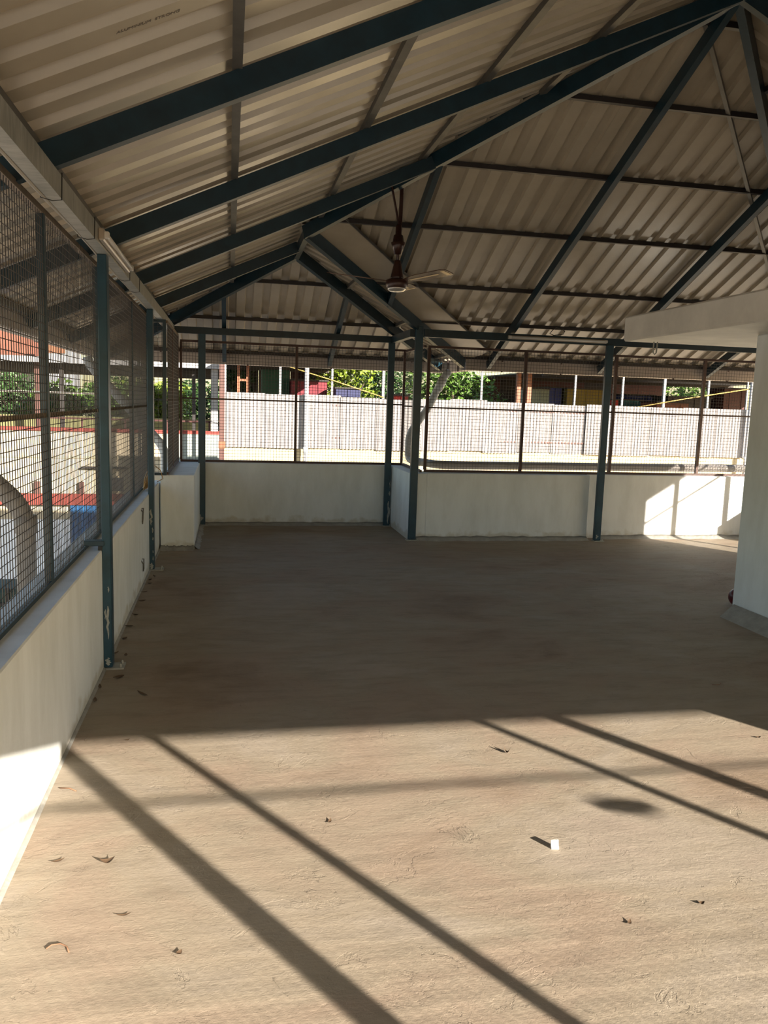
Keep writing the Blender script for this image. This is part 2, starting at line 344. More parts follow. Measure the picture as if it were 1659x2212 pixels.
for i, (x, w) in enumerate(((-0.715, .05), (1.90, .088), (4.385, .088), (7.17, .088))):
    post(x, x + w, YB - .025, YB + .025, 2.37, ('blue steel post at near left corner, out of frame', 'blue steel post of near side casting thick shadow across the floor left of centre', 'blue steel post of near side casting thick shadow at right of the floor', 'blue steel post at near right corner, out of frame')[i])
post(-0.715, -0.666, 2.02, 2.11, 2.36, 'blue steel post of left parapet just beside the camera, out of frame')

# ------------------------------------------------------------------ roof steel
rf = thing('roof_frame', 'dark blue welded steel roof frame of beams, rafters and thin purlins under the sheets', 'roof frame', (XM, YH, Z0))
def rpart(name, mb, m='blue_steel', label=None):
    o = mb.build(name, m, rf)
    if label: o['label'] = label
    return o
rpart('beam', MB().box(-0.712, -0.655, YB, YB2 + .02, 2.36, 2.45), 'galv', 'bare galvanised eave beam')
rpart('beam', MB().box(-0.712, 2.10, 10.12, 10.17, 2.365, 2.445))
rpart('beam', MB().box(2.03, 2.10, 9.05, 10.12, 2.362, 2.448))
rpart('beam', MB().box(2.178, XR + .04, 8.96, 9.01, 2.362, 2.448))
rpart('beam', MB().box(XR - .025, XR + .025, YB, 8.96, 2.362, 2.448))
rpart('beam', MB().box(-0.655, XR - .025, YB - .025, YB + .025, 2.362, 2.448))
RW, RH = 0.05, 0.10
def rafter(p, q, w=RW, h=RH, name='rafter'):
    rpart(name, MB().bar(p, q, w, h, (0, 0, 1), 1.0))
ye, xe = YF + OV - .06, XL - OV + .06
for y, xt in ((0.18, None), (1.80, None), (3.42, XM), (5.04, XM), (6.67, XL + (YF - 6.67)), (8.29, XBM)):
    if xt is None: xt = min(XM, XL + (y - YB))
    rafter((xe, y, zL(xe)), (xt, y, zL(xt)))
for x in (1.69, 3.25, 4.77, 6.33):
    yt = max(YH, YF - (x - XL)) if x < XM else YH + (x - XM)
    yl = ye if x > 2.1 else YF + (x - XB)
    rafter((x, yl, zF(yl)), (x, yt, zF(yt)))
for x in (-0.067, 1.345):
    yt = YB2 - ((x - XL) if x < XBM else (XB - x)); yy = YB2 + OV - .06
    rafter((x, yy, zY(yy)), (x, yt, zY(yt)))
for y in (-.0, 1.8, 3.42, 5.04, 6.67):
    xt = max(XM, XR - (y - YB)) if y < YHB else (XM if y < YH else XM + (y - YH))
    rafter((XR + OVR - .05, y, zR(XR + OVR - .05)), (xt, y, zR(xt)))
for x in (0.9, 2.4, 3.26, 4.8, 6.2):
    yt = YB + (x - XL) if x < XM else YB + (XR - x)
    rafter((x, YB - OVB + .06, zB(YB - OVB + .06)), (x, yt, zB(yt)))
hw, hh = 0.055, 0.12
e = OV - .06
def hip(p, q, name='hip_rafter'): rpart(name, MB().bar(p, q, hw, hh, (0, 0, 1), 1.0))
hip((XBM, YJ, zL(XBM)), (XM, YH, zL(XM)))
hip((XL - e, YB2 + e, Z0 - T * e), (XBM, YP, zL(XBM)))
hip((XB + e, YB2 + e, Z0 - T * e), (XBM, YP, zL(XBM)))
hip((XB + e, YF + e, Z0 - T * e), (XBM, YJ, zL(XBM)), 'valley_rafter')
hip((XR + OVR - .05, YF + OVR - .05, Z0 - T * (OVR - .05)), (XM, YH, zL(XM)))
hip((XL - e, YB - e, Z0 - T * e), (XM, YHB, zL(XM)))
hip((XR + OVR - .05, YB - OVR + .05, Z0 - T * (OVR - .05)), (XM, YHB, zL(XM)))
rpart('ridge_beam', MB().box(XM - .03, XM + .03, YHB, YH, zL(XM), zL(XM) + .11))
rpart('ridge_beam', MB().box(XBM - .025, XBM + .025, YJ, YP, zL(XBM), zL(XBM) + .10))
for bb in ((XL - OV, XR + OVR, YB - OVB + .005, YB - OVB + .02, 2.07, 2.285), (XL - OV + .005, XL - OV + .015, YB - OVB, YB2 + OV, 2.055, 2.252), (XL - OV, XB + OV, YB2 + OV - .015, YB2 + OV - .005, 2.055, 2.252),
           (XB + OV, XR + OVR, YF + OV - .015, YF + OV - .005, 2.055, 2.252), (XR + OVR - .015, XR + OVR - .005, YB - OVB, YF + OVR, 2.165, 2.365)):
    rpart('fascia_board', MB().box(*bb), 'gutter')  # near and right boards, out of view, are added to close light gaps
PO, PS = 0.112, 0.040          # purlin seat above rafter bottom line, size
def purlin(p, q, m='purlin'):
    rpart('purlin', MB().bar(p, q, PS, PS, (0, 0, 1), 1.0), m)
def pz(z): return z + PO
for x in (-1.52, -0.75, 0.025, 0.81, 1.555, 2.30, 3.02):
    d = x - XL
    y0 = YB + d; y1 = YB2 - d if x < XBM else YF - d
    purlin((x, y0, pz(zL(x))), (x, y1, pz(zL(x))))
for y in (9.835, 9.09, 8.43, 7.55, 6.775, 6.025, 5.35):
    d = YF - y
    x0 = XB + (y - YF) if y > YJ else XL + d
    purlin((x0, y, pz(zF(y))), (XR - d, y, pz(zF(y))), 'purlin_dark')
for y in (10.97, 10.17, 9.39):
    d = YB2 - y; purlin((XL + d, y, pz(zY(y))), (XB - d, y, pz(zY(y))), 'purlin_dark')
for x in (2.80, 2.08, 1.35):
    d = XB - x; purlin((x, YF - d, pz(zX(x))), (x, YB2 - d, pz(zX(x))))
for x in (7.72, 7.2, 6.4, 5.6, 4.8, 4.0):
    d = XR - x; purlin((x, YB + d, pz(zR(x))), (x, YF - d, pz(zR(x))), 'purlin_dark')
for y in (-1.34, -.6, .2, 1.0, 1.8, 2.6):
    d = y - YB; purlin((XL + d, y, pz(zB(y))), (XR - d, y, pz(zB(y))), 'purlin_dark')

# ------------------------------------------------------------------ corrugated roof sheets (each one a part of the ceiling)
ceil = bpy.data.objects.new('ceiling', None); COL.objects.link(ceil); ceil.location = (XM, YH, 4.2); ceil['kind'] = 'structure'
ceil['label'] = 'underside of cream corrugated metal hip roof'
PITCH = 0.197
PROF = [(0.0, 0.0), (0.098, 0.0), (0.110, 0.036), (0.185, 0.036), (0.197, 0.0)]
SH0 = PO + PS + 0.006
def sheets(u0, u1, lo, hi, brk, fn, off=0.0):
    """fn(u, s) -> xyz of the plane; lo/hi give the slope range at u; 5 ribs make one sheet"""
    k0 = math.floor((u0 - off) / PITCH); us = set()
    ul = []
    k = k0
    while off + k * PITCH < u1:
        for a, hgt in PROF[:-1]: ul.append((off + k * PITCH + a, hgt, k))
        k += 1
    def hgt_at(u):
        a = (u - off) % PITCH
        for (a0, h0), (a1, h1) in zip(PROF, PROF[1:]):
            if a0 <= a <= a1: return h0 + (h1 - h0) * (a - a0) / (a1 - a0)
        return 0.0
    pts = sorted(set([round(u, 5) for u, _, _ in ul if u0 < u < u1] + [u0, u1] + [b_ for b_ in brk if u0 < b_ < u1]))
    per = PITCH * 5; start = off + math.floor((u0 - off) / per) * per
    s = start
    while s < u1:
        seg = [p for p in pts if s - 1e-4 <= p <= s + per + 1e-4]
        lip = 0.0
        if len(seg) >= 2:
            mb = MB()
            for i, u in enumerate(seg):
                a, c = lo(u), hi(u)
                h = SH0 + hgt_at(u) + (0.003 if i == 0 else 0.0)
                for q in (a, c):
                    x, y, z = fn(u, q); mb.v.append((x, y, z + h))
            # the sheet laps a little over its neighbour: a short extra lip
            for i in range(len(seg) - 1): a = i * 2; mb.f.append((a, a + 1, a + 3, a + 2))
            o = mb.build('roof_sheet', 'sheet', ceil)
        s += per
EVL = XL - OV
def lhi(y):
    if y < YHB: return XL + (y - YB)
    if y < YH: return XM
    if y < YJ: return XL + (YF - y)
    if y < YP: return XBM
    return XL + (YB2 - y)
sheets(YB - OVB, YB2 + OV, lambda y: max(EVL, min(EVL, lhi(y))), lambda y: max(EVL, lhi(y)), (YHB, YH, YJ, YP), lambda u, s: (s, u, zL(s)), 0.05)
sheets(XBM, XR + OVR, lambda x: min(YF + OV, YF + (x - XB)), lambda x: (YF - (x - XL)) if x < XM else (YH + (x - XM)), (XM, XB + OV), lambda u, s: (u, s, zF(s)), 0.03)
sheets(EVL, XB + OV, lambda x: YB2 + OV, lambda x: YB2 - ((x - XL) if x < XBM else (XB - x)), (XBM,), lambda u, s: (u, s, zY(s)), 0.08)
sheets(YJ, YB2 + OV, lambda y: min(XB + OV, XB + (y - YF)), lambda y: XBM if y < YP else XB - (YB2 - y), (YP, YF + OV), lambda u, s: (s, u, zX(s)), 0.0)
sheets(YB - OVR, YF + OVR, lambda y: max(XR + OVR, XR + (y - YF)), lambda y: (XR - (y - YB)) if y < YHB else (XM if y < YH else XM + (y - YH)), (YHB, YH), lambda u, s: (s, u, zR(s)), 0.1)
sheets(EVL, XR + OVR, lambda x: YB - OVB, lambda x: max(YB - OVB, YB + ((x - XL) if x < XM else (XR - x))), (XM,), lambda u, s: (u, s, zB(s)), 0.0)
def cap(p, q, n, w=.16):
    b = MB(); n = Vector((*n, 0)).normalized()
    for c in (p, q):
        c = Vector(c) + Vector((0, 0, SH0 + .040))
        b.v += [tuple(c + n * w - Vector((0, 0, T * w * .7071))), tuple(c + Vector((0, 0, .012))), tuple(c - n * w - Vector((0, 0, T * w * .7071)))]
    b.f = [(0, 1, 4, 3), (1, 2, 5, 4)]; b.build('hip_cap', 'flash', ceil)
cap((XBM, YJ, zL(XBM)), (XM, YH, zL(XM)), (1, 1)); cap((XM, YH, zL(XM)), (XR + OVR, YF + OVR, Z0 - T * OVR), (1, -1))
cap((XL - OV, YB2 + OV, Z0 - T * OV), (XBM, YP, zL(XBM)), (1, 1)); cap((XB + OV, YB2 + OV, Z0 - T * OV), (XBM, YP, zL(XBM)), (1, -1))
cap((XL - OVB, YB - OVB, Z0 - T * OVB), (XM, YHB, zL(XM)), (1, -1)); cap((XR + OVR, YB - OVR, Z0 - T * OVR), (XM, YHB, zL(XM)), (1, 1))
cap((XM, YHB, zL(XM)), (XM, YH, zL(XM)), (1, 0)); cap((XBM, YJ, zL(XBM)), (XBM, YP, zL(XBM)), (1, 0))
# valley tray under the sheets and the trim strip beside the right hip
b = MB(); wv = 0.24
for d in (-OV, XB - XBM):
    x, y = XB - d, YF - d; z = Z0 + T * d + PO + .012
    b.v += [(x + wv, y - wv, z + T * wv + .0), (x, y, z), (x - wv * .8, y + wv * .8, z + T * wv * .8)]
b.f = [(0, 3, 4, 1), (1, 4, 5, 2)]
vf = b.build('valley_tray', 'sheet', ceil); vf['label'] = 'folded valley tray'
b = MB()
b.bar((XB + OV + wv, YF + OV - wv, Z0 + T * (wv - OV) + PO + .004), (XBM + wv, YJ - wv, Z0 + T * (XB - XBM + wv) + PO + .004), .012, .022, (0, 0, 1))
b.build('tray_lip', 'purlin', vf)
b = MB(); p = Vector((XM - .12, YH + .22, zF(YH + .22) + PO)); 
b.bar(p, Vector((XM + 3.9, YH + 4.25, zF(YH + 4.25) + PO)), .03, .03, (0, 0, 1), 1.0)
b.build('hip_strip', 'flash', ceil)
# lettering printed on the underside of a sheet over the left beam
def text(body, size, loc, xdir, nrm, m, parent, name):
    cu = bpy.data.curves.new(name, 'FONT'); cu.body = body; cu.size = size; cu.extrude = 0.0004; cu.shear = 0.25
    o = bpy.data.objects.new(name, cu); COL.objects.link(o)
    X = Vector(xdir).normalized(); Z = Vector(nrm).normalized(); Y = Z.cross(X).normalized()
    mw = Matrix(((X.x, Y.x, Z.x, loc[0]), (X.y, Y.y, Z.y, loc[1]), (X.z, Y.z, Z.z, loc[2]), (0, 0, 0, 1)))
    dg = bpy.context.evaluated_depsgraph_get(); me = bpy.data.meshes.new_from_object(o.evaluated_get(dg)); bpy.data.objects.remove(o)
    me.transform(mw); me.materials.clear(); me.materials.append(M[m])
    o = bpy.data.objects.new(name, me); COL.objects.link(o); o.parent = parent; o.matrix_parent_inverse = Matrix.Translation(-parent.location); return o
text('ALUMINIUM  STRONG', 0.022, (-0.365, 2.876, zL(-0.365) + SH0 - .0012), (1, 0, T), (T, 0, -1), 'ink', ceil, 'printed_lettering')

# ------------------------------------------------------------------ gutters (U channels hung on the rafter ends)
def gutter(p, q, out, label, n_hooks, bh=.14, zlow=2.05):
    p = Vector((*p, 0)); q = Vector((*q, 0)); n = Vector((*out, 0)); c = (p + q) / 2
    t = thing('gutter', label, 'gutter', (c.x, c.y, zlow))
    def strip(a, bq, z0, z1, name, m='gutter'):
        mb = MB(); A0 = p + n * a; A1 = p + n * bq; B0 = q + n * a; B1 = q + n * bq
        mb.quadbox([(A0.x, A0.y, z0), (B0.x, B0.y, z0), (B1.x, B1.y, z0), (A1.x, A1.y, z0), (A0.x, A0.y, z1), (B0.x, B0.y, z1), (B1.x, B1.y, z1), (A1.x, A1.y, z1)])
        return mb.build(name, m, t)
    strip(0.0, .006, zlow, zlow + bh, 'back_wall'); strip(0.006, .12, zlow, zlow + .006, 'trough'); strip(.12, .126, zlow, zlow + .11, 'front_lip')
    for i in range(n_hooks):
        c = p.lerp(q, (i + .6) / n_hooks)
        MB().bar(c - n * .006 + Vector((0, 0, zlow - .01)), c - n * .012 + Vector((0, 0, zlow + .15)), .022, .008, (n.x, n.y, 0)).build('hook', 'oxide', t)
    return t
gutter((XL - OV, YB - .8), (XL - OV, YB2 + OV - .02), (-1, 0), 'long gutter under the left eave, seen through the left mesh', 9)
gutter((XL - OV, YB2 + OV), (XB + OV, YB2 + OV), (0, 1), 'gutter under the eave of the far bay', 4)
gutter((XB + OV, YF + OV), (XR + OVR, YF + OV), (0, 1), 'gutter under the far eave above the sunlit tin fence, right of the valley', 6)
gutter((XB + OV, YB2 + OV - .02), (XB + OV, YF + OV + .14), (1, 0), 'short gutter under the side eave of the far bay by the downpipe', 2)
gutter((XR + OVR, YF + OVR), (XR + OVR, YB - .8), (1, 0), 'gutter under the right eave behind the stair cabin', 7, bh=.12, zlow=2.16)
gutter((XR + OVR, YB - OVB), (XL - OV, YB - OVB), (0, -1), 'gutter under the near eave behind the camera', 7, bh=.13)

# ------------------------------------------------------------------ welded mesh fences
WR = 0.0020
def fence(p, q, z0, z1, zm, ups, label, fm='oxide', rail_m=None, pitch=0.0375, rw=0.028, upw=0.032, ends=True, group=None, midm=None, midh=.018, WR=WR):
    p = Vector((*p, 0)); q = Vector((*q, 0)); Lg = (q - p).length; d = (q - p).normalized(); c = (p + q) / 2; n = Vector((d.y, -d.x, 0))
    t = thing('mesh_fence_panel', label, 'fence', (c.x, c.y, z0), group)
    MB().bar(p + Vector((0, 0, z0 + rw / 2)), q + Vector((0, 0, z0 + rw / 2)), rw, rw).build('bottom_rail', fm, t)
    MB().bar(p + Vector((0, 0, z1 - rw / 2)), q + Vector((0, 0, z1 - rw / 2)), rw, rw).build('top_rail', rail_m or fm, t)
    MB().bar(p + Vector((0, 0, zm)), q + Vector((0, 0, zm)), .012, midh).build('mid_rail', midm or fm, t)
    for s in ups:
        a = p + d * s; MB().bar(a + Vector((0, 0, z0 + rw)), a + Vector((0, 0, z1 - rw)), upw, upw, (d.x, d.y, 0)).build('upright', fm, t)
    mb = MB(); k = int(Lg / pitch); rnd = random.Random(int(Lg * 977) + int(p.x * 31))
    for i in range(1, k + 1):
        a = p + d * (i * pitch + rnd.uniform(-.0015, .0015)) + n * .008
        j = rnd.uniform(-.003, .003)
        mb.tube([a + Vector((0, 0, z0)), a + d * j + Vector((0, 0, (z0 + z1) / 2)), a + Vector((0, 0, z1))], WR, 4, False)
    kz = int((z1 - z0) / pitch); seg = max(2, int(Lg / .6))
    for i in range(1, kz + 1):
        z = z0 + i * pitch; path = []
        for s in range(seg + 1):
            path.append(p + d * (Lg * s / seg) + n * (.011 + rnd.uniform(-.002, .002)) + Vector((0, 0, z + rnd.uniform(-.002, .002))))
        mb.tube(path, WR, 4, False)
    w = mb.build('wire_mesh', 'wire', t, smooth=True); w['kind'] = 'stuff'
    return t
FX = -0.82
fence((FX, -.55), (FX, 4.70), 0.70, 2.405, 1.497, (0.15, 1.6, 3.0, 4.41), 'nearest wire mesh panel on left parapet, between camera and first blue post', 'frame_blue', 'rust_bar', midm='rust_bar', midh=.02)
fence((FX, 5.30), (FX, 8.40), 0.70, 2.405, 1.497, (0.02, 1.83, 3.04), 'wire mesh panel on left parapet between first and second blue posts', 'frame_blue', 'rust_bar', midm='rust_bar', midh=.02)
fence((FX, 4.72), (FX, 5.28), 0.70, 2.405, 1.497, (), 'narrow wire mesh strip behind the nearest blue post', 'frame_blue', 'rust_bar', midm='rust_bar')
fence((FX, 8.43), (-0.63, 8.43), 0.79, 2.36, 1.56, (0.175,), 'narrow wire mesh panel facing the camera beside the white return wall', 'frame_blue', upw=.035)
fence((-0.63, 8.50), (-0.63, 10.28), 0.79, 2.36, 1.56, (0.75, 1.74), 'dense-looking wire mesh panel on the return wall, seen edge-on', 'oxide', 'rust_bar', midm='rust_bar')
fence((-0.60, 10.30), (2.26, 10.30), 0.79, 2.30, 1.585, (0.01, 1.44, 2.85), 'wire mesh panel on the bay wall between the two far posts', 'oxide', upw=.03)
fence((2.26, 10.26), (2.26, 9.23), 0.79, 2.29, 1.57, (), 'short wire mesh panel on the jog wall between bay and far wall', 'oxide')
fence((2.29, 9.20), (4.60, 9.20), 0.80, 2.285, 1.565, (0.01, 1.21), 'wire mesh panel on the far wall left of the middle blue post', 'oxide', upw=.034)
fence((4.66, 9.27), (7.3, 9.27), 0.80, 2.285, 1.575, (0.05, 1.27, 2.6), 'wire mesh panel on far wall above the sunlit patch', 'oxide', upw=.034)
fence((7.33, 9.2), (7.33, 5.75), 0.05, 2.285, 1.50, (0.02, 1.6, 2.74, 3.43), 'wire mesh panel in the opening of the right side, hidden behind the stair cabin', 'frame_blue', upw=.05, WR=.0028)
fence((-.7, YB - .12), (7.3, YB - .12), 0.74, 2.30, 1.50, (0.02, 3.17, 4.79, 6.3, 7.98), 'wire mesh fence of the near side behind the camera', 'frame_blue', upw=.042, midh=.014)
fence((7.33, 1.3), (7.33, YB), 0.76, 2.30, 1.50, (0.02,), 'wire mesh panel of the right side near the camera, out of frame', 'frame_blue')
# flat blue bracket tying first post to the mesh
br = thing('steel_bracket', 'short blue flat bracket between nearest post and left mesh', 'bracket', (-.76, 4.72, .72))
MB().box(-.815, -.70, 4.70, 4.76, .735, .765).build('flat_bar', 'frame_blue', br, bevel=.003); MB().box(-.735, -.712, 4.705, 4.75, .709, .735).build('foot', 'black', br)

# ------------------------------------------------------------------ ceiling fan
fx, fy, fz = 1.42, 6.93, 2.63
fan = thing('ceiling_fan', 'dark brown three-bladed ceiling fan hanging from the hip rafter', 'fan', (fx, fy, fz))
fb = MB(); hz = zL(fx) ; 
fb.bar((fx - .075, fy - .0, hz + .03), (fx + .005, fy, fz + .47), .012, .03, (0, 1, 0)).bar((fx + .02, fy + .02, hz + .02), (fx + .015, fy + .01, fz + .47), .03, .012, (0, 1, 0))
fb.build('hanger_strap', 'fan_brown', fan)
MB().tube([(fx, fy, fz + .03), (fx, fy, fz + .52)], .013, 10).build('down_rod', 'fan_brown', fan, True)
MB().lathe((fx, fy, fz + .24), [(.03, 0), (.052, .07), (.062, .10), (.05, .105), (.04, .16), (.028, .165), (.026, .24), (.018, .25)], 20).build('upper_canopy', 'fan_brown', fan, True)
MB().lathe((fx, fy, fz + .03), [(.062, 0), (.055, .03), (.034, .13), (.03, .16), (.016, .165)], 20).build('lower_canopy', 'fan_brown', fan, True)
mo = MB().lathe((fx, fy, fz - .06), [(.03, 0), (.07, .004), (.092, .03), (.10, .055), (.095, .085), (.06, .10), (.03, .105)], 28).build('motor', 'fan_brown', fan, True)
MB().lathe((fx, fy, fz - .072), [(.02, 0), (.06, .004), (.08, .02), (.084, .034), (.05, .034)], 28).build('bottom_plate', 'chrome', mo, True)
def blade(ang):
    R = Matrix.Translation((fx, fy, fz)) @ Matrix.Rotation(ang, 4, 'Z') @ Matrix.Rotation(math.radians(-2.5), 4, 'Y') @ Matrix.Rotation(math.radians(-11), 4, 'X')
    mb = MB(); n = 14
    st = []
    for i in range(n + 1):
        s = i / n; x = .10 + .52 * s; w = .028 + .040 * min(1, s * 3.2) if s < .96 else .050
        st.append((x, w))
    for x, w in st:
        for yy, zz in ((-w, -.003), (w, -.003), (w, .003), (-w, .003)):
            mb.v.append(tuple(R @ Vector((x, yy, zz + .012))))
    for i in range(n):
        for k in range(4): a = i * 4 + k; c = i * 4 + (k + 1) % 4; mb.f.append((a, c, c + 4, a + 4))
    mb.f.append((0, 1, 2, 3)); mb.f.append(tuple(n * 4 + k for k in (3, 2, 1, 0)))
    bl = mb.build('blade', 'blade', fan)
    tm = MB()
    for poly, z in ((((.555, -.045), (.60, -.045), (.60, .045), (.555, .045)), -.0045), (((.16, -.012), (.50, -.012), (.50, .012), (.16, .012)), -.0045)):
        b0 = len(tm.v)
        for (x, yy) in poly: tm.v.append(tuple(R @ Vector((x, yy, z + .012)))); 
        tm.f.append(tuple(range(b0, b0 + 4)))
    tr = tm.build('blade_trim', 'brass', bl); tr['label'] = 'pale gold decorative stripe'
for a in (-59, 66, 189): blade(math.radians(a))
# ------------------------------------------------------------------ tube lights and cables
tl = thing('tube_light', 'tube light batten fixed along the galvanised left beam', 'lamp', (-.63, 4.8, 2.40))
MB().box(-.655, -.625, 4.36, 5.45, 2.372, 2.432).build('housing', 'batten', tl, bevel=.006)
MB().tube([(-.617, 4.40, 2.40), (-.617, 5.41, 2.40)], .0125, 12).build('tube', 'white_plastic', tl, True)
for y in (4.37, 5.41): MB().box(-.632, -.603, y, y + .035, 2.383, 2.418).build('end_holder', 'white_plastic', tl, bevel=.004)
tl = thing('tube_light', 'white tube light batten on the far beam left of middle post', 'lamp', (3.8, 8.94, 2.40))
MB().box(3.17, 4.40, 8.93, 8.96, 2.383, 2.425).build('housing', 'batten', tl, bevel=.005)
MB().tube([(3.20, 8.918, 2.404), (4.37, 8.918, 2.404)], .0125, 12).build('tube', 'white_plastic', tl, True)
for x in (3.17, 4.365): MB().box(x, x + .035, 8.905, 8.935, 2.388, 2.42).build('end_holder', 'white_plastic', tl, bevel=.004)
cb = thing('power_cable', 'pale power cable tied under the outer edge of left beam', 'cable', (-.72, 4, 2.36))
MB().tube([(-.722, y * .5, 2.366 + .006 * math.sin(y * 1.7)) for y in range(2, 20)], .008, 6).build('cable', 'cable', cb, True)
for y in (3.42, 4.2, 5.62, 6.2):
    pth = [(-.725, y, 2.44), (-.726, y + .01, 2.352), (-.684, y + .02, 2.345), (-.652, y + .03, 2.352), (-.649, y + .03, 2.455)]
    MB().tube(pth, .0022, 5).build('tie_wire', 'black', cb)
def loop_path(c, ax, ay, n=14, jit=0.0, seed=1):
    r = random.Random(seed); c = Vector(c); ax = Vector(ax); ay = Vector(ay)
    return [c + ax * math.cos(2 * math.pi * i / n) * (1 + r.uniform(-jit, jit)) + ay * math.sin(2 * math.pi * i / n) * (1 + r.uniform(-jit, jit)) for i in range(n + 1)]
def cord(name, label, cat, path, r, m):
    return tag(MB().tube(path, r, 6).build(name, m, None, True), label, cat)
cord('wire_loop', 'small thin wire loop standing on the far beam above its tube light', 'wire', loop_path((3.79, 8.97, 2.50), (.085, 0, .01), (0, 0, .05), 9, .25, 3), .005, 'black')
cord('wire_hook', 'upper bent wire hook sticking out of left parapet', 'hook', [(-.72, 6.83, .66), (-.70, 6.83, .665), (-.70, 6.79, .58), (-.70, 6.76, .545), (-.70, 6.74, .56), (-.70, 6.78, .64), (-.72, 6.80, .66)], .005, 'purlin')
cord('wire_hook', 'lower bent wire hook sticking out of left parapet near floor', 'hook', [(-.72, 6.83, .23), (-.70, 6.83, .235), (-.70, 6.83, .15), (-.70, 6.78, .14), (-.70, 6.78, .20), (-.72, 6.79, .23)], .005, 'purlin')
cord('wire_hook', 'double wire hook hanging under the front corner of concrete slab', 'hook', [(3.70, 6.60, 2.22), (3.70, 6.60, 2.12), (3.715, 6.60, 2.105), (3.73, 6.60, 2.12), (3.735, 6.60, 2.22)], .006, 'galv')
# coil of brass-coloured wire on parapet
co = thing('wire_coil', 'tangled coil of brass-coloured wire on left parapet behind second post', 'wire', (-.79, 7.86, .72))
for i in range(12):
    r = random.Random(i + 40); a = .075 + .03 * r.random(); lean = r.uniform(.25, 1.0)
    c = (-.762 + r.uniform(-.006, .006), 7.79 + r.uniform(-.04, .05), .722 + .07 * lean + r.uniform(0, .03))
    MB().tube(loop_path(c, (.028 * (1.2 - lean), .012, .072 * lean), (.006, a * 1.3, r.uniform(-.02, .03)), 18, .10, i), .0045, 5).build('wire_turn', 'coil', co, True)
MB().tube([(-.75, 7.8, .80), (-.74, 7.7, .95), (-.70, 7.60, .98), (-.62, 7.56, .92), (-.60, 7.58, .84), (-.66, 7.66, .80)], .004, 5).build('loose_end', 'coil', co, True)

# cloth shape added out of view, formed to cast the oval floor shadow
cl = MB(); n = 14
for i in range(n + 1):
    k = math.sin(math.pi * i / n) ** .7; x = 3.69 + .26 * i / n
    for zz, dy in ((-.055, .004), (-.02, .012), (.02, .012), (.045, .004)): cl.v.append((x, YB - .100 + dy + .004 * math.sin(i * 2.1), 1.385 + zz * .72 * k - .012 * (i / n - .5)))
for i in range(n):
    for j in range(3): a = i * 4 + j; cl.f.append((a, a + 1, a + 5, a + 4))
tag(cl.build('shadow_cloth', 'p_dark', None, True), 'cloth shape added in the near mesh, out of view, to cast the oval shadow on the floor', 'cloth')

# ------------------------------------------------------------------ litter on the floor
def leaf(x, y, ln, w, rot, label, m='leaf_dry', curl=.007, group=None):
    mb = MB(); n = 8; R = Matrix.Translation((x, y, .002)) @ Matrix.Rotation(rot, 4, 'Z')
    for i in range(n + 1):
        s = i / n; ww = w * math.sin(math.pi * min(1, s * .96 + .03)) ** .8 * .5; z = curl * (s - .5) ** 2 * 4
        for yy, dz in ((-ww, ww * .35), (0, 0), (ww, ww * .5)): mb.v.append(tuple(R @ Vector(((s - .5) * ln, yy, z + dz))))
    for i in range(n):
        for k in range(2): a = i * 3 + k; mb.f.append((a, a + 1, a + 4, a + 3))
    tag(mb.build('leaf', m, None, True), label, 'leaf', group)
def twig(path, r, label, m='twig'):
    tag(MB().tube(path, r, 6).build('twig', m, None, True), label, 'twig')
leaf(-.451, 4.272, .10, .016, -.9, 'thin dark curled leaf in the shade near the first post')
leaf(-.57, 2.697, .045, .012, .4, 'small dry leaf near sunlit left wall, left of the crumpled one')
leaf(-.404, 2.668, .05, .025, .2, 'crumpled dry brown leaf on sunlit floor at left', curl=.018)
leaf(-.312, 2.367, .045, .008, .1, 'thin dry leaf sliver below the crumpled brown leaf')
leaf(-.134, 2.166, .022, .016, .9, 'tiny dark leaf scrap beside the thick shadow near the bottom')
leaf(.387, 2.831, .035, .012, 1.2, 'small dark leaf left of the middle of sunlit floor')
leaf(1.281, 3.33, .030, .022, 2.7, 'small dark leaf standing up near the thin right shadow line', curl=.03)
leaf(-.459, 3.677, .025, .010, .5, 'tiny leaf just below the shade edge at left')
leaf(1.534, 2.158, .022, .014, 0, 'tiny dark leaf on sunlit floor near the bottom right')
leaf(1.247, 2.101, .028, .012, 1.0, 'small bent leaf on sunlit floor right of bottom centre')
leaf(2.608, 3.343, .025, .015, 0, 'tiny leaf at the right edge of sunlit floor')
leaf(-.61, 4.55, .07, .03, .6, 'dry leaf at the wall foot in front of nearest post base')
leaf(-.62, 4.95, .05, .02, 1.6, 'dry leaf by the base plate of nearest post')
ordi = ('first', 'second', 'third', 'fourth', 'fifth', 'sixth', 'seventh', 'eighth', 'ninth', 'tenth', 'eleventh')
for i, (x, y) in enumerate(((-.65, 7.2), (-.67, 7.05), (-.66, 6.9), (-.675, 6.6), (-.66, 6.3), (-.67, 5.9), (-.68, 5.6), (-.67, 5.3), (-.685, 5.0), (-.69, 4.4), (-.685, 4.2))):
    leaf(x, y, random.uniform(.04, .08), random.uniform(.015, .03), random.uniform(0, 3), ordi[i] + ' dry leaf scrap along left wall foot, counted from second blue post', group='leaf scraps along left parapet', curl=.008)
twig([(-.512, 2.24, .004), (-.500, 2.252, .006), (-.475, 2.254, .006), (-.455, 2.24, .005), (-.445, 2.215, .004)], .0022, 'thin curved brown twig on sunlit floor at lower left')
twig([(-.67, 3.235, .004), (-.63, 3.225, .005), (-.60, 3.20, .004)], .0025, 'thin straight twig near left wall between the shadow lines')
twig([(2.83, 4.07, .004), (2.87, 4.06, .005), (2.90, 4.09, .004)], .002, 'tiny twig in the shade at right')
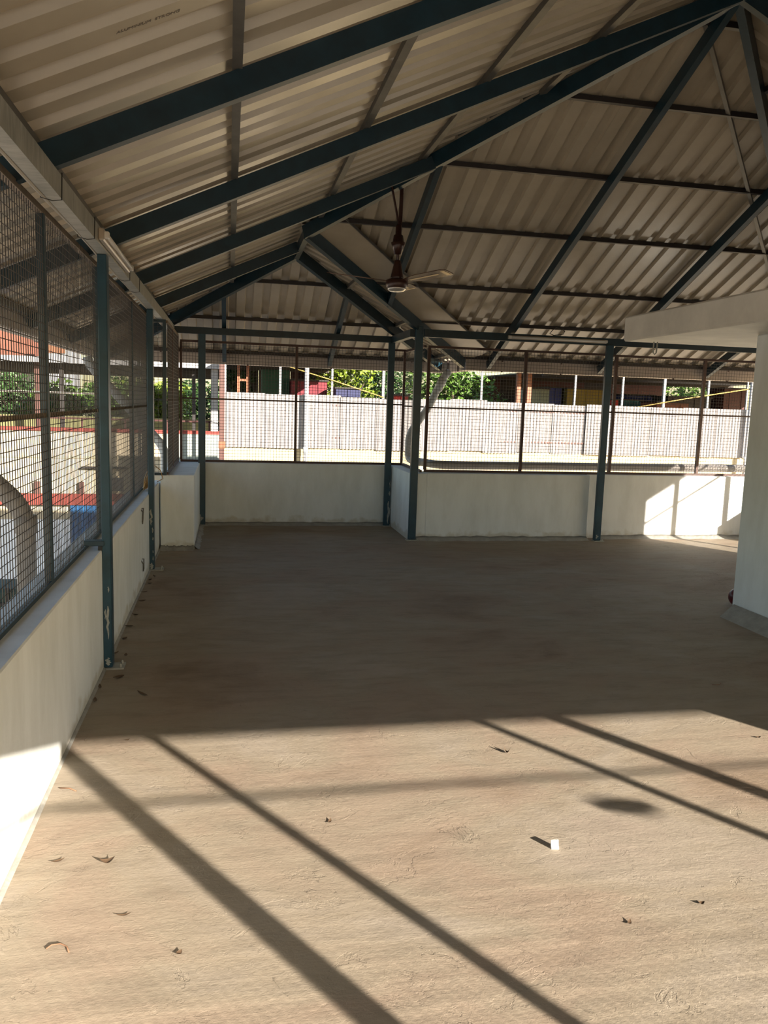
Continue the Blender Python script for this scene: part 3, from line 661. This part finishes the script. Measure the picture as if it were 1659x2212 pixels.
pp = MB(); pp.quadbox([(1.168, 2.535, .0), (1.195, 2.53, .0), (1.197, 2.542, .0), (1.17, 2.547, .0), (1.166, 2.540, .030), (1.194, 2.538, .034), (1.195, 2.545, .033), (1.168, 2.547, .030)])
tag(pp.build('paper_scrap', 'paper', None), 'small white folded paper scrap standing on sunlit floor', 'paper')
ball = MB().lathe((4.215, 5.83, .0), [(.004, 0)] + [(.075 * math.sin(math.pi * i / 12), .075 - .075 * math.cos(math.pi * i / 12)) for i in range(1, 12)] + [(.004, .15)], 20).build('ball', 'ball', None, True)
tag(ball, 'dark red ball on the floor peeking out behind the cabin corner', 'ball')

# ------------------------------------------------------------------ rain pipes outside
def elbow(pts, rad=.10, n=6):
    out = [Vector(pts[0])]
    for a, c, d in zip(pts, pts[1:], pts[2:]):
        a, c, d = Vector(a), Vector(c), Vector(d); u = (a - c).normalized(); v = (d - c).normalized()
        r = min(rad, (a - c).length * .45, (d - c).length * .45)
        for i in range(n + 1):
            t = i / n; out.append((c + u * r) * (1 - t) ** 2 + c * 2 * t * (1 - t) + (c + v * r) * t ** 2)
    out.append(Vector(pts[-1])); return out
def pipe(label, pts, r, m, collars=(), m2=None):
    t = thing('rain_pipe', label, 'pipe', pts[-1])
    MB().tube(elbow(pts, .12), r, 16).build('pipe', m, t, True)
    for a, c in collars: MB().tube([a, c], r * 1.12, 16).build('socket', m2 or m, t, True)
    return t
pipe('thick grey rain pipe bending down outside the left mesh, nearest', [(-1.63, 4.62, 2.04), (-1.63, 4.66, 1.46), (-1.14, 4.79, .93), (-1.14, 4.79, -3.5)], .054, 'pvc_dark', [((-1.14, 4.79, .80), (-1.14, 4.79, .90))])
pipe('slanting blue-grey rain pipe outside the far left corner', [(-1.63, 9.9, 2.025), (-1.60, 9.9, 1.93), (-.76, 9.9, .98), (-.76, 9.9, -3.5)], .052, 'pvc')
rp = pipe('white rain pipe slanting down from the valley eave outside the far wall', [(2.80, 10.12, 2.035), (2.74, 10.2, 1.93), (2.60, 10.34, 1.55), (2.37, 10.42, 1.2), (2.37, 10.42, .86), (2.44, 10.2, .85)], .050, 'pvc', [((2.755, 10.18, 1.96), (2.70, 10.24, 1.80))])

hp = MB().tube(elbow([(2.44, 10.2, .85), (2.60, 9.78, .845), (2.75, 9.75, .845), (9.4, 9.75, .875)], .12), .052, 16).build('lying_pipe', 'pvc_dark', rp, True); hp['label'] = 'pipe with shade put into its dark colour, lying along the outside of the far wall'  # shade outside the wall is painted in as a darker pipe colour

# ------------------------------------------------------------------ beyond the terrace
gr = MB().box(-45, 45, 9, 75, -3.7, -3.5); gr.box(-45, 45, -30, 9, -3.7, -3.5)
tag(gr.build('ground', 'ground'), 'dusty bright ground between the houses below', 'ground', kind='structure')
# tin fence on a cream parapet
tag(MB().box(-.18, 16.5, 16.05, 16.35, -3.5, .665).build('parapet_wall', 'cream', bevel=.01), 'sunlit cream neighbour parapet under the tin fence', 'wall')
tf = thing('tin_fence', 'sunlit fence of upright corrugated tin sheets on the cream parapet', 'fence', (6, 16, .64))
def gi_mesh():
    mb = MB(); k = 66; w = .80
    for i in range(k + 1):
        x = w * i / k; y = .013 * math.sin(2 * math.pi * x / .076); mb.v += [(x, y, 0), (x, y, 1)]
    for i in range(k): a = i * 2; mb.f.append((a, a + 2, a + 3, a + 1))
    return mb
gm = None; x = -.10; rr = random.Random(11); i = 0
while x < 16:
    if gm is None: o = gi_mesh().build('tin_sheet', 'gi', None, True); gm = o.data
    else: o = bpy.data.objects.new('tin_sheet', gm); COL.objects.link(o)
    o.parent = tf
    o.location = (x - 6, rr.uniform(-.012, .012) + (.01 if i % 2 else 0), rr.uniform(-.015, .02)); o.scale = (1, 1, 1.055 + rr.uniform(-.015, .02)); o.rotation_euler = (0, rr.uniform(-.006, .006), rr.uniform(-.05, .05))
    x += rr.uniform(.74, .79); i += 1
for z in (.85, 1.5): MB().box(-.1, 16, 16.03, 16.07, z, z + .04).build('fence_rail', 'brownpost', tf)
# row of thin poles carrying the neighbour's shed, and two thick white pipes in front
def pole(x, y, z0, z1, w, m, label, group=None, square=True):
    t = thing('pole', label, 'pole', (x, y, z0), group)
    MB().box(x - w / 2, x + w / 2, y - w / 2, y + w / 2, z0, z1).build('shaft', m, t, bevel=.004)
    MB().box(x - w * .9, x + w * .9, y - w * .9, y + w * .9, z1 - .04, z1).build('cap_plate', m, t)
for x, lab in ((-.08, 'far left end of tin fence'), (1.05, 'left of thick white pipe'), (2.15, 'right of thick white pipe'), (3.26, 'in front of green bushes'), (5.47, 'in front of bright leaves at centre'), (7.68, 'in front of yellow wall'), (8.84, 'right of the middle blue post'), (9.88, 'right of the orange stall'), (11.01, 'left of the right thick white pipe'), (12.03, 'at far right by the cabin')):
    pole(x, 17, -3.5, 2.55, .045 if x not in (3.26, 9.88) else .06, 'whitepost', 'thin pale shed pole above the tin fence, ' + lab)
pole(6.70, 18, -3.5, 2.5, .10, 'orange', 'left one of two orange posts right of centre bushes'); pole(6.96, 18, -3.5, 2.5, .10, 'orange', 'right one of two orange posts right of centre bushes')
for x, lab in ((1.50, 'thick white pipe standing in front of tin fence, left'), (11.33, 'thick white pipe standing in front of tin fence, right')):
    t = thing('white_pipe', lab, 'pipe', (x, 15.85, -3.5))
    MB().tube([(x, 15.85, -3.5), (x, 15.85, 2.5)], .042, 14).build('pipe', 'whitepost', t, True); MB().tube([(x, 15.85, .55), (x, 15.85, .68)], .05, 14).build('socket', 'pvc', t, True)
fr = thing('orange_ladder', 'orange ladder-like steel frame above the left end of tin fence', 'frame', (.29, 18, 0))
for xx in (.20, .40): MB().box(xx - .03, xx + .03, 17.97, 18.03, -3.5, 2.5).build('upright', 'orange', fr)
for zz in (1.98,): MB().box(.23, .37, 17.98, 18.02, zz, zz + .05).build('rung', 'orange', fr)
t = thing('brown_post', 'reddish brown post with orange foot at left end of tin fence', 'post', (-.14, 15.9, 0))
MB().box(-.19, -.09, 15.85, 15.95, -3.5, 2.4).build('shaft', 'brownpost', t); MB().box(-.20, -.07, 15.82, 15.85, .62, .76).build('foot_block', 'orange', t)
# neighbour's long dark shed roof above the tin fence
sr = thing('shed_roof', 'long dark shed roof behind tin fence', 'roof', (8, 20, 2.5))
for i in range(16):
    deep = not (2 < i < 8)
    MB().box(-.1 + i * 1.05, .94 + i * 1.05, 16.9, 27 if deep else 18.3, 2.56, 2.60).build('roof_panel', 'darkroof', sr)
    if i < 15 and deep: MB().box(-.1 + i * 1.05, .94 + i * 1.05, 26.9, 26.95, -3.5, 2.56).build('back_panel', 'p_brown' if i % 3 else 'p_dark', sr)
for yy, segs in ((17.0, ((-.1, 16.8),)), (18.2, ((-.1, 16.8),)), (20.5, ((-.1, 3.0), (8.3, 16.8))), (24.5, ((-.1, 3.0), (8.3, 16.8)))):
    for a, c in segs: MB().box(a, c, yy, yy + .06, 2.46, 2.56).build('purlin', 'darkroof', sr)
# painted stalls and walls under the shed
def stall(x0, x1, y, z1, m, label, z0=-3.5, kind='door'):
    t = thing('stall', label, 'stall', ((x0 + x1) / 2, y, z0))
    MB().box(x0, x1, y, y + .9, z0, z1).build('wall', m, t)
    MB().box(x0 - .03, x1 + .03, y - .05, y + .95, z1, z1 + .04).build('roof', 'p_dark', t)
    k = max(1, int((x1 - x0) / .35))
    for i in range(k): xx = x0 + (x1 - x0) * (i + .5) / k; MB().box(xx - .012, xx + .012, y - .018, y, z1 - .9, z1 - .02).build('batten', m, t)
stall(.87, 1.60, 22, 2.40, 'p_green', 'dark green stall behind the left tin fence'); stall(1.64, 2.60, 21.6, 2.12, 'p_maroon', 'maroon stall behind the left thick white pipe')
stall(2.69, 3.34, 20.5, 1.93, 'p_navy', 'navy blue crate-like stall behind the left tin fence'); stall(4.0, 4.36, 19.4, 1.79, 'p_red', 'bright red roofed hut just showing over tin fence by the bay post')
stall(8.60, 9.14, 22, 2.14, 'p_pale', 'pale green stall right of the orange posts'); stall(9.26, 9.66, 22.3, 2.2, 'p_blue', 'dark blue stall beside the yellow one'); stall(9.75, 10.95, 22.1, 2.18, 'p_yellow', 'mustard yellow stall left of middle blue post')
stall(11.1, 11.28, 21.9, 1.9, 'p_red', 'thin red panel right of middle blue post'); stall(11.62, 12.23, 22.2, 1.91, 'p_teal', 'teal stall right of middle blue post'); stall(12.6, 13.64, 24, 2.1, 'p_blue', 'blue awning stall behind the orange one')
stall(11.95, 12.95, 20.9, 1.86, 'p_orange', 'dull orange stall beside the teal one'); stall(13.05, 14.5, 22.2, 2.05, 'p_dark', 'dark brown stall left of right thick white pipe'); stall(14.79, 15.6, 22, 2.36, 'p_brown', 'maroon brown stall right of right thick white pipe')
cord('rope', 'yellow rope slanting above the tin fence on the left', 'rope', [(1.05, 16.962, 2.34), (2.2, 16.962, 2.03), (3.27, 16.955, 1.72)], .014, 'rope')
cord('rope', 'pale bamboo-coloured rope slanting above the tin fence on the right', 'rope', [(8.84, 16.955, 1.62), (10.4, 16.95, 1.92), (12.03, 16.955, 2.2)], .014, 'rope')
# cream neighbour house at left
nh = thing('neighbour_house', 'cream two-storey house with red bands and blue shutter seen through left mesh', 'house', (-6, 22, -3.5))
MB().box(-14, -.25, 20, 26, -3.5, .70).build('wall', 'cream2', nh)
MB().box(-14.05, -.22, 19.95, 20.2, .70, .78).build('coping', 'red', nh)
MB().box(-14, -1.2, 19.97, 20.0, .06, .11).build('ledge', 'cream', nh)
MB().box(-1.55, -.20, 19.96, 20.0, -1.9, .70).build('shaded_facade_end', 'facade_shade', nh)  # part of the same facade; its shade is put into the pale green
MB().box(-14, -.6, 19.84, 20.0, -1.05, -.79).build('sunshade', 'red', nh)
MB().box(-14, -3.75, 19.93, 20.0, -3.5, -1.42).build('plinth', 'bluewhite', nh)
so = MB().box(-3.72, -2.30, 19.9, 19.98, -3.4, -1.06).build('shutter', 'bluedoor', nh)
sl = MB()
for i in range(12): sl.box(-3.70 + i * .118, -3.66 + i * .118, 19.88, 19.9, -3.4, -1.06)
s_ = sl.build('shutter_rib', 'bluedoor', so)
w_ = MB().box(-2.95, -2.45, 19.95, 20.0, -.75, -.35).build('window', 'cream', nh); MB().box(-2.90, -2.50, 19.94, 19.955, -.72, -.39).build('pane', 'glass', w_)
MB().box(-3.45, -2.40, 19.85, 20.0, -.17, -.13).build('iron_bar', 'p_dark', nh)
for xx in (-4.45, -3.45): MB().box(xx - .05, xx + .05, 19.86, 19.96, -.79, -.50).build('stub_post', 'brownpost', nh)
MB().box(-14, -.25, 20, 26.5, 2.32, 2.40).build('shed_roof_slab', 'darkroof', nh); MB().box(-14, -.22, 19.93, 20.0, 2.29, 2.42).build('fascia', 'whitepost', nh)
MB().box(-14, -.25, 20.6, 20.75, 2.05, 2.32).build('beam', 'darkroof', nh)
for xx, m, w in ((-4.47, 'brownpost', .14), (-3.93, 'p_dark', .09), (-6.5, 'p_dark', .1), (-.86, 'p_dark', .08), (-2.3, 'p_dark', .09), (-9.0, 'brownpost', .12)): MB().box(xx - w / 2, xx + w / 2, 20.3, 20.3 + w, .7, 2.32).build('shed_post', m, nh)
MB().box(-.44, -.27, 20.02, 20.19, .70, 2.32).build('shed_post', 'whitepost', nh)
for z, m, h in ((.98, 'p_brown', .04), (1.58, 'cable', .04)): MB().box(-14, -.3 if z < 1.2 else -2.6, 20.24, 20.28, z, z + h).build('rail', m, nh)
for i in range(14): MB().box(-13.5 + i * 1.0, -13.46 + i * 1.0, 20.24, 20.28, .78, 1.0).build('baluster', 'p_brown', nh)
MB().box(-14, -.3, 21.5, 21.7, .7, 1.02).build('low_wall', 'p_olive', nh)
# red-roofed house farther left
rh = thing('red_roof_house', 'distant house with terracotta tiled roof at far left', 'house', (-12, 38, -3.5))
MB().box(-16, -8.4, 37.2, 41, -3.5, 3.1).build('wall', 'cream2', rh)
b = MB(); b.v = [(-16.5, 36.8, 2.95), (-8.2, 36.8, 2.95), (-8.8, 39.0, 5.0), (-16.5, 39.0, 5.0), (-8.2, 41.5, 2.95), (-16.5, 41.5, 2.95)]; b.f = [(0, 1, 2, 3), (3, 2, 4, 5), (1, 4, 2)]
b.build('tiled_roof', 'terra', rh)
h2 = thing('orange_gable_house', 'small distant house with orange front at left behind mesh', 'house', (-7, 35.4, -3.5))
MB().box(-7.6, -6.2, 35.0, 35.8, -3.5, 3.4).build('wall', 'whitepost', h2); MB().box(-7.3, -6.6, 34.95, 35.0, 3.2, 3.62).build('gable_panel', 'orange', h2); MB().box(-7.8, -6.0, 34.9, 35.9, 3.62, 3.68).build('roof', 'p_dark', h2)
# dark net-covered bin close below left
nb = thing('netted_bin', 'dark green net-covered bin below the left mesh at the frame edge', 'bin', (-2.6, 9.2, -3.5))
MB().box(-3.4, -1.97, 8.2, 8.7, -3.5, -.34).build('body', 'net', nb, bevel=.03)
for i in range(10):
    xx = -3.35 + i * .15; MB().box(xx, xx + .03, 8.18, 8.2, -3.4, -.32).build('net_cord', 'p_dark', nb)
for z in (-.5, -.9, -1.3, -1.7): MB().box(-3.4, -1.97, 8.175, 8.195, z, z + .03).build('net_cord', 'p_dark', nb)

# ------------------------------------------------------------------ trees
def tree(x, y, zb, r, h, n, m, label, seed, size=.16):
    rnd = random.Random(seed)
    t = thing('tree', label, 'tree', (x, y, -3.5), None)
    tr = MB().tube([(x, y, -3.5), (x + .1, y, zb - .2), (x - .05, y + .1, zb + h * .6)], [.16, .12, .05], 8)
    for k in range(5):
        a = rnd.uniform(0, 6.28); tr.tube([(x, y, zb - .1 + .2 * k), (x + r * .35 * math.cos(a), y + r * .35 * math.sin(a), zb + .3 * k), (x + r * .7 * math.cos(a), y + r * .7 * math.sin(a), zb + .35 * k + .3)], [.06, .04, .015], 6)
    tr.build('trunk', 'bark', t, True)
    cl = [(rnd.uniform(-.62, .62) * r, rnd.uniform(-.6, .6) * r, rnd.uniform(0, h), rnd.uniform(.3, .55) * r) for _ in range(22)]
    mb = MB()
    for i in range(n):
        cx, cy, cz, cr = cl[rnd.randrange(len(cl))]
        d = Vector((rnd.gauss(0, 1), rnd.gauss(0, 1), rnd.gauss(0, 1))).normalized() * cr * (rnd.random() ** .4)
        c = Vector((x + cx, y + cy, zb + cz)) + d
        a = Vector((rnd.gauss(0, 1), rnd.gauss(0, 1), rnd.gauss(0, .6))).normalized(); q = Vector((rnd.gauss(0, 1), rnd.gauss(0, 1), rnd.gauss(0, 1)))
        s = a.cross(q).normalized(); ln = size * rnd.uniform(.7, 1.3); w = ln * .32
        b0 = len(mb.v); nrm = a.cross(s) * (w * .35)
        mb.v += [tuple(c - a * ln * .5), tuple(c + s * w + nrm), tuple(c + a * ln * .5), tuple(c - s * w + nrm)]
        mb.f.append((b0, b0 + 1, b0 + 2)); mb.f.append((b0, b0 + 2, b0 + 3))
    fo = mb.build('foliage', m, t); fo['kind'] = 'stuff'
tree(7.0, 24.5, .6, 1.75, 2.4, 5200, 'leafA', 'bright leafy green tree above the tin fence at centre', 1)
tree(3.7, 25.5, .5, 1.25, 2.6, 3800, 'leafC', 'yellow-green bush above the tin fence left of the bay post', 2)
tree(17.4, 28.5, 1.2, 1.6, 2.2, 3000, 'leafA', 'green tree at far right above the tin fence beside the cabin', 4)
tree(-0.9, 32.3, .1, 1.55, 1.8, 5200, 'leafB', 'dark green tree under the shed edge at the far left corner', 5)
tree(-2.5, 28.5, .1, 1.35, 1.7, 5200, 'leafC', 'lime green sunlit tree behind the second blue post', 6)
tree(-4.3, 32.3, .1, 1.55, 1.8, 5200, 'leafA', 'green tree behind the left mesh between house posts', 7)
tree(-6.0, 28.5, .1, 1.35, 1.7, 5200, 'leafA', 'mid green tree behind the left mesh beside the reddish house post', 11)
tree(-7.9, 32.3, .1, 1.55, 1.8, 4600, 'leafB', 'dark tree behind the left mesh at the frame edge', 8)
tree(0.35, 25.9, .6, .55, 1.9, 1800, 'leafB', 'small dark bush behind the orange ladder', 9)
tree(5.4, 29.5, .2, 2.2, 3.0, 5200, 'leafB', 'dark tree behind the bright leafy tree at centre', 12)
